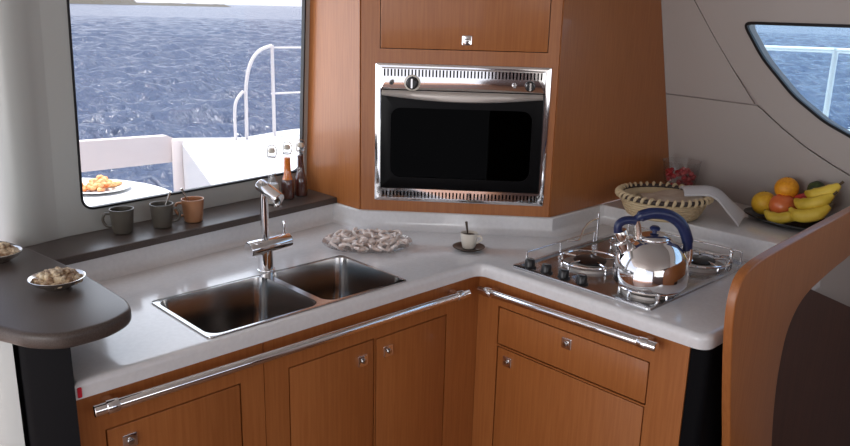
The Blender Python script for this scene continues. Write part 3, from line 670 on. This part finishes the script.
# ---------------------------------------------------------------- basket
bx, by, bz = 2.225, 1.215, .9805
bk = thing('bread_basket', (bx, by, bz), 'oval woven cane bread basket with dark laced rim on the ledge', 'basket')
def bprof(t): return .106 + .034 * t ** .7
Mb = frame((bx, by, bz), (0, 0, 1), (.719, -.695, 0))
bm = B(); coils = 7; prof = [(0, .0)]; 
for i in range(coils * 6 + 1):
    t = i / (coils * 6); r = bprof(t) + .0035 * abs(math.sin(PI * t * coils)); prof.append((r, .002 + t * .052))
prof += [(bprof(1) - .006, .054)] + [(bprof(t) - .008, .006 + t * .048) for t in (.8, .5, .2, 0)] + [(0, .008)]
vs = lathe(bm, prof, 96, None, cap=False)
for v in vs:
    rr = math.hypot(v.co.x, v.co.y)
    if rr > .1:
        a = math.atan2(v.co.y, v.co.x); kk = int(v.co.z / .0075)
        f_ = 1 + .010 * math.sin(a * 34 + (kk % 2) * PI); v.co.x *= f_; v.co.y *= f_
bmesh.ops.transform(bm, matrix=Mb @ Matrix.Diagonal((.97, .93, 1.2, 1)), verts=bm.verts); obj('woven_side', bm, wick, bk, 80)
def rimp(a, dr=0, dz=0): return Mb @ Vector(((.138 + dr) * math.cos(a), (.138 + dr) * .95 * math.sin(a), .068 + dz))
bm = B(); tube(bm, [rimp(2 * PI * k / 72) for k in range(72)], .0075, 10, closed=True); rm = obj('rim', bm, wickd, bk)
NL = 38
for k in range(NL):
    a = 2 * PI * k / NL; bm = B()
    pts = []
    for j in range(9):
        th_ = -1.0 + 3.9 * j / 8; aa = a + .085 * j / 8
        pts.append(rimp(aa, .0095 * math.cos(th_), .0095 * math.sin(th_)))
    tube(bm, pts, [.0030, .0045, .0052, .0055, .0055, .0055, .0052, .0045, .0030], 7); obj('lacing', bm, wick, bk)
# folded cloths in the basket
def sheet(name, grid, thick, m, label, cat):
    bm = B(); nu, nv = len(grid), len(grid[0])
    top = [[bm.verts.new(p) for p in row] for row in grid]
    bot = [[bm.verts.new((p[0], p[1], p[2] - thick)) for p in row] for row in grid]
    for i in range(nu - 1):
        for j in range(nv - 1):
            bm.faces.new((top[i][j], top[i + 1][j], top[i + 1][j + 1], top[i][j + 1])); bm.faces.new((bot[i][j], bot[i][j + 1], bot[i + 1][j + 1], bot[i + 1][j]))
    for i in range(nu - 1):
        bm.faces.new((top[i][0], bot[i][0], bot[i + 1][0], top[i + 1][0])); bm.faces.new((top[i][-1], top[i + 1][-1], bot[i + 1][-1], bot[i][-1]))
    for j in range(nv - 1):
        bm.faces.new((top[0][j], top[0][j + 1], bot[0][j + 1], bot[0][j])); bm.faces.new((top[-1][j], bot[-1][j], bot[-1][j + 1], top[-1][j + 1]))
    return tag(obj(name, bm, m, None, 60), label, cat)
def bl(a, b, z): p = Mb @ Vector((a, b, z)); return (p.x, p.y, p.z)
# beige flat cloth lying across the basket
g2 = []
for i in range(13):
    t = i / 12; row = []
    for j in range(9):
        s = j / 8 - .5; a = -.062 + .170 * t; b = s * (.150 + .03 * math.sin(PI * t)) + .01
        row.append(bl(a, b, .058 + .018 * t - .010 * (2 * s) ** 2 + .004 * math.sin(9 * t + 5 * s)))
    g2.append(row)
sheet('cloth', g2, .005, bread, 'flat beige cloth lying inside the woven basket', 'cloth')
# white napkin: from basket over the right rim down to the ledge
nap = [(.060, .010, .080), (.090, .000, .084), (.122, -.008, .087), (.145, -.018, .086), (.168, -.030, .076), (.190, -.050, .052), (.212, -.070, .030), (.228, -.085, .012)]
nap = smooth_path(nap, 3); g3 = []
for i, p in enumerate(nap):
    t = i / (len(nap) - 1); row = []
    for j in range(9):
        s = j / 8 - .5; row.append(bl(p.x + s * (.015 + .045 * t), p.y + s * (.10 - .02 * t), p.z + .014 * (1 - (2 * s) ** 2) + .010 * s * t))
    g3.append(row)
sheet('napkin', g3, .007, cloth, 'white folded napkin hanging over the right rim of the basket', 'napkin')
g4 = []
for i in range(9):
    t = i / 8; row = []
    for j in range(7):
        s = j / 6 - .5; row.append(bl(-.110 + .062 * t, s * .12 * (.5 + .5 * t), .062 - .020 * t + .006 * math.sin(6 * s + 4 * t)))
    g4.append(row)
sheet('paper_napkin', g4, .004, cloth, 'pale paper napkin lining the left end of the woven basket', 'napkin')
# ---------------------------------------------------------------- glass bowl of berries
gx, gy = 2.530, 1.325
gb = thing('glass_bowl', (gx, gy, .98), 'clear glass bowl with red fruit behind the woven basket', 'bowl')
bm = B(); lathe(bm, [(0, .0), (.034, 0), (.036, .004), (.036, .010), (.050, .030), (.058, .065), (.064, .118), (.067, .126), (.0645, .126), (.061, .118), (.055, .066), (.047, .033), (.030, .014), (0, .012)], 40, T(gx, gy, .9805)); obj('bowl', bm, glassc, gb)
rnd = random.Random(5); bm = B()
for k in range(60):
    a = rnd.random() * 2 * PI; zz = .024 + .065 * rnd.random(); rr = math.sqrt(rnd.random()) * (.030 + .35 * (zz - .02))
    ball(bm, (gx + rr * math.cos(a), gy + rr * math.sin(a), .9805 + zz), .0095, (1, 1, .9), None, 8, 6)
tag(obj('berries', bm, berry), 'heap of red berries inside the clear glass bowl', 'berries', None, 'stuff')
# ---------------------------------------------------------------- fruit tray
tx, ty = 2.450, .905
ML = frame((tx, ty, .9805), (0, 0, 1), (.20, 1, 0))   # local x runs towards +y (left in view)
tr = thing('fruit_tray', (tx, ty, .9805), 'black oval tray of fruit standing on the white ledge', 'tray')
bm = B(); lathe(bm, [(0, 0), (.080, 0), (.090, .003), (.112, .012), (.122, .017), (.121, .0195), (.108, .015), (.088, .006), (0, .004)], 48, ML @ Matrix.Diagonal((1.22, .80, 1, 1)), cap=False); obj('dish', bm, foil, tr)
def fl(a, b, z): p = ML @ Vector((a, b, z)); return (p.x, p.y, p.z)
def fruit(name, a, b, z, r, m, label, cat, s=(1, 1, .95)):
    t = thing(name, fl(a, b, z - r), label, cat); c = fl(a, b, z); bm = B()
    pr = [(r * math.sin(PI * k / 16) * (1 if k < 15 else .8), -r * math.cos(PI * k / 16) * (1 - (.12 if k > 14 else 0))) for k in range(17)]
    pr[0] = (0, -r * .93); pr[-1] = (0, r * .86)
    lathe(bm, pr, 28, T(*c) @ Matrix.Rotation(random.uniform(-.5, .5), 4, 'X') @ Matrix.Rotation(random.uniform(-.5, .5), 4, 'Y') @ Matrix.Diagonal((*s, 1))); obj('skin', bm, m, t, 70)
    bm = B(); tube(bm, [(c[0], c[1], c[2] + r * .80), (c[0] + .002, c[1], c[2] + r * .98)], .0022, 6); obj('stem', bm, stem, t)
# local a: + is left in the view, b: sideways; find sides with the camera direction
fruit('orange', .088, .008, .0480, .0385, lemon, 'yellow orange fruit at the left end of the black tray', 'orange')
fruit('orange', .030, -.010, .1060, .0360, orange, 'deep orange fruit on top of the pile', 'orange')
fruit('apple', .018, .018, .0560, .0400, apple, 'mottled red and orange apple in the middle of the tray', 'apple')
fruit('apple', -.022, -.030, .066, .0370, applr, 'dark red apple behind the mottled apple', 'apple')
def banana_(pts, rmax, label):
    P = smooth_path([fl(*p) for p in pts], 6); n = len(P); t = thing('banana', tuple(P[0]), label, 'banana')
    R = [rmax * min(1, .28 + 2.6 * min(i / n, 1 - i / n)) for i in range(n)]
    bm = B(); tube(bm, P, R, 8); obj('skin', bm, banana, t, 50)
    bm = B(); e = P[-1]; d = (P[-1] - P[-3]).normalized(); tube(bm, [e - d * .002, e + d * .014], .0042, 7); obj('stem', bm, stem, t)
    bm = B(); e = P[0]; d = (P[0] - P[2]).normalized(); tube(bm, [e - d * .002, e + d * .004], .0035, 7); obj('tip', bm, stem, t)
banana_([(-.030, .052, .062), (-.055, .060, .050), (-.085, .058, .052), (-.115, .042, .066), (-.135, .026, .090)], .0205, 'lowest banana lying in front on the black tray')
banana_([(-.030, .034, .088), (-.055, .040, .080), (-.085, .036, .086), (-.112, .026, .100), (-.130, .010, .122)], .0205, 'middle banana of the bunch')
banana_([(-.045, .010, .112), (-.070, .014, .110), (-.095, .010, .118), (-.118, .000, .132), (-.132, -.012, .150)], .0195, 'topmost banana of the bunch')
banana_([(.040, .068, .040), (.015, .076, .030), (-.015, .076, .030), (-.042, .066, .040), (-.062, .052, .038)], .0175, 'banana lying lowest beneath the apples')
fruit('avocado', -.056, -.030, .114, .027, avoc, 'dark green avocado behind the bananas', 'avocado', (1, 1, 1.15))
# ---------------------------------------------------------------- outside: cockpit, rails, sea
bm = B()
bt = [(2.746, 5.593), (2.050, 3.74), (2.05, 2.9), (5.2, 2.9), (5.2, 5.6), (3.6, 5.45), (3.15, 5.33)]
slab(bm, bt, -.2, .60, [], r=0); tag(obj('side_deck', bm, white), 'sunlit white side deck of the boat outside the big window', 'deck')
bm = B(); slab(bm, [(1.0, .47), (2.62, .455), (2.64, .625), (2.58, .655), (1.0, .70)], 5.42, 5.50, [], lambda u, v, w_: (u, w_, v), r=.01)
tag(obj('seat_back', bm, pink), 'pale pinkish cockpit seat back outside, beyond the round table', 'seat back')
bm = B(); cyl(bm, (2.625, 5.385, -.2), (2.640, 5.385, .63), .045, 20, .01); tag(obj('corner_post', bm, pink), 'pale post at the corner between seat back and white deck outside', 'post')
tb = thing('cockpit_table', (1.15, 4.05, -.2), 'round white cockpit table outside the big window', 'table')
bm = B(); lathe(bm, [(0, -.03), (.73, -.03), (.75, -.015), (.745, 0), (0, 0)], 64, T(1.15, 4.05, .60)); obj('tabletop', bm, white, tb)
bm = B(); lathe(bm, [(.22, 0), (.2, .02), (.05, .05), (.05, .77)], 24, T(1.15, 4.05, -.2)); obj('pedestal', bm, white, tb)
ds = thing('serving_dish', (1.60, 4.28, .60), 'white serving dish with food on the cockpit table outside', 'dish')
bm = B(); lathe(bm, [(0, 0), (.09, 0), (.17, .018), (.165, .022), (.09, .006), (0, .006)], 40, T(1.60, 4.24, .601)); obj('plate', bm, white, ds)
rnd = random.Random(9); bm = B()
for k in range(60):
    a = rnd.random() * 2 * PI; rr = math.sqrt(rnd.random()) * .11; ball(bm, (1.60 + rr * math.cos(a), 4.24 + rr * math.sin(a), .62 + rnd.random() * .03), .022, (1, .7, .6), Matrix.Rotation(a * 3, 4, 'Z'), 8, 6)
tag(obj('salad', bm, rust), 'orange coloured salad heaped on the white dish outside', 'salad', None, 'stuff')
bm = B(); box(bm, (-3.5, 2.46, -.26), (2.6, 5.4, -.2)); tag(obj('cockpit_floor', bm, pink), 'pale cockpit floor outside beneath the round table', 'deck', None, 'structure')
# stern rail
rl = thing('guard_rail', (3.3, 5.3, .6), 'white tubular guard rail with an arched end outside the big window', 'rail')
bm = B(); tube(bm, smooth_path([(3.14, 5.25, .602), (3.145, 5.25, .85), (3.15, 5.25, 1.00), (3.19, 5.25, 1.16), (3.27, 5.25, 1.26), (3.385, 5.25, 1.30)], 5), .0135, 10); obj('arch', bm, tubem, rl)
for x, zt in ((3.39, 1.305), ):
    bm = B(); cyl(bm, (x, 5.25, .602), (x, 5.25, zt), .0135, 12); obj('stanchion', bm, tubem, rl)
bm = B(); cyl(bm, (3.39, 5.25, 1.285), (5.0, 5.05, 1.275), .007, 8); obj('lifeline', bm, tubem, rl)
bm = B(); cyl(bm, (3.37, 5.25, .935), (5.0, 5.05, .935), .007, 8); obj('lifeline', bm, tubem, rl)
rl2 = thing('guard_rail', (2.9, 5.28, .6), 'low curved white rail beside the arched one, outside', 'rail')
bm = B(); tube(bm, smooth_path([(3.05, 5.26, .602), (3.05, 5.26, .80), (3.07, 5.26, .90), (3.13, 5.26, .965)], 5), .012, 10); obj('bar', bm, tubem, rl2)
# hull side rail beyond window 2
r3 = thing('guard_rail', (3.6, 1.24, .9), 'white guard rail on the side deck beyond the curved hull window', 'rail')
bm = B(); cyl(bm, (3.6, 1.9, 1.462), (3.6, -.6, 1.495), .011, 12); obj('top_rail', bm, white, r3)
bm = B(); cyl(bm, (3.6, 1.9, 1.13), (3.6, -.6, 1.17), .005, 10); obj('lifeline', bm, white, r3)
for y in (1.245, -.3): 
    bm = B(); cyl(bm, (3.6, y, .85), (3.6, y, 1.48), .012, 12); obj('stanchion', bm, white, r3)
bm = B(); box(bm, (2.85, -1.2, .75), (3.75, 2.4, .85), .02); tag(obj('side_deck', bm, white), 'white side deck carrying the guard rail beyond the hull window', 'deck')
# sea
import numpy as np
def sea_mesh():
    rs = np.concatenate([np.geomspace(5.5, 160, 620), np.geomspace(166, 3200, 26)]); az = np.radians(np.linspace(-12, 96, 520))
    Rg, Ag = np.meshgrid(rs, az, indexing='ij'); X = Rg * np.cos(Ag); Y = Rg * np.sin(Ag); Z = np.zeros_like(X)
    rg = np.random.RandomState(4)
    for k in range(46):
        wl = 10 ** rg.uniform(-.45, .62); th_ = math.radians(46 + 20) + rg.normal(0, .75); am = .0175 * wl ** .9
        kx, ky = 2 * PI / wl * math.cos(th_), 2 * PI / wl * math.sin(th_); ph = rg.uniform(0, 6.28)
        fade = np.clip(1.35 - Rg / (wl * 55), 0, 1)
        wob = .9 * np.sin(X * .11 + ph * 3) + .9 * np.cos(Y * .13 + ph)
        q = np.sin(kx * X + ky * Y + ph + wob); Z += am * fade * (1 - 2 * np.sqrt(np.abs(q) * .5 + .02)) if k % 2 else am * fade * q
    co = np.stack([X, Y, Z], -1).reshape(-1, 3); nr, na = X.shape
    i = np.arange(nr - 1)[:, None] * na + np.arange(na - 1)[None, :]
    fc = np.stack([i, i + na, i + na + 1, i + 1], -1).reshape(-1, 4)
    me = bpy.data.meshes.new('sea'); me.vertices.add(len(co)); me.vertices.foreach_set('co', co.astype(np.float32).ravel())
    me.loops.add(fc.size); me.loops.foreach_set('vertex_index', fc.ravel().astype(np.int32))
    me.polygons.add(len(fc)); me.polygons.foreach_set('loop_start', np.arange(0, fc.size, 4, dtype=np.int32))
    me.polygons.foreach_set('use_smooth', np.ones(len(fc), dtype=bool)); me.update(calc_edges=True); me.materials.append(sea)
    o = bpy.data.objects.new('sea', me); COL.objects.link(o); return o
so = sea_mesh(); so.location = (0, 0, -1.1); tag(so, 'open grey blue sea with small waves beyond the windows', 'sea', None, 'structure')
# island
bm = B(); rnd = random.Random(2); rows = []
import math as _m
for i in range(41):
    t = i / 40; x = 215 + 170 * t; y = 690 - 15 * t; hgt = 7.5 * (1 - t) ** .8 + 1.2 + rnd.uniform(-.5, .5)
    if t > .52: hgt = 1.0 + rnd.uniform(-.2, .4)
    rows.append([bm.verts.new((x, y - 15, -1.2)), bm.verts.new((x, y, hgt)), bm.verts.new((x, y + 30, -1.2))])
for a, b in zip(rows, rows[1:]):
    for k in range(2): bm.faces.new((a[k], b[k], b[k + 1], a[k + 1]))
tag(obj('island', bm, land), 'low dark strip of land on the horizon at upper left', 'island')
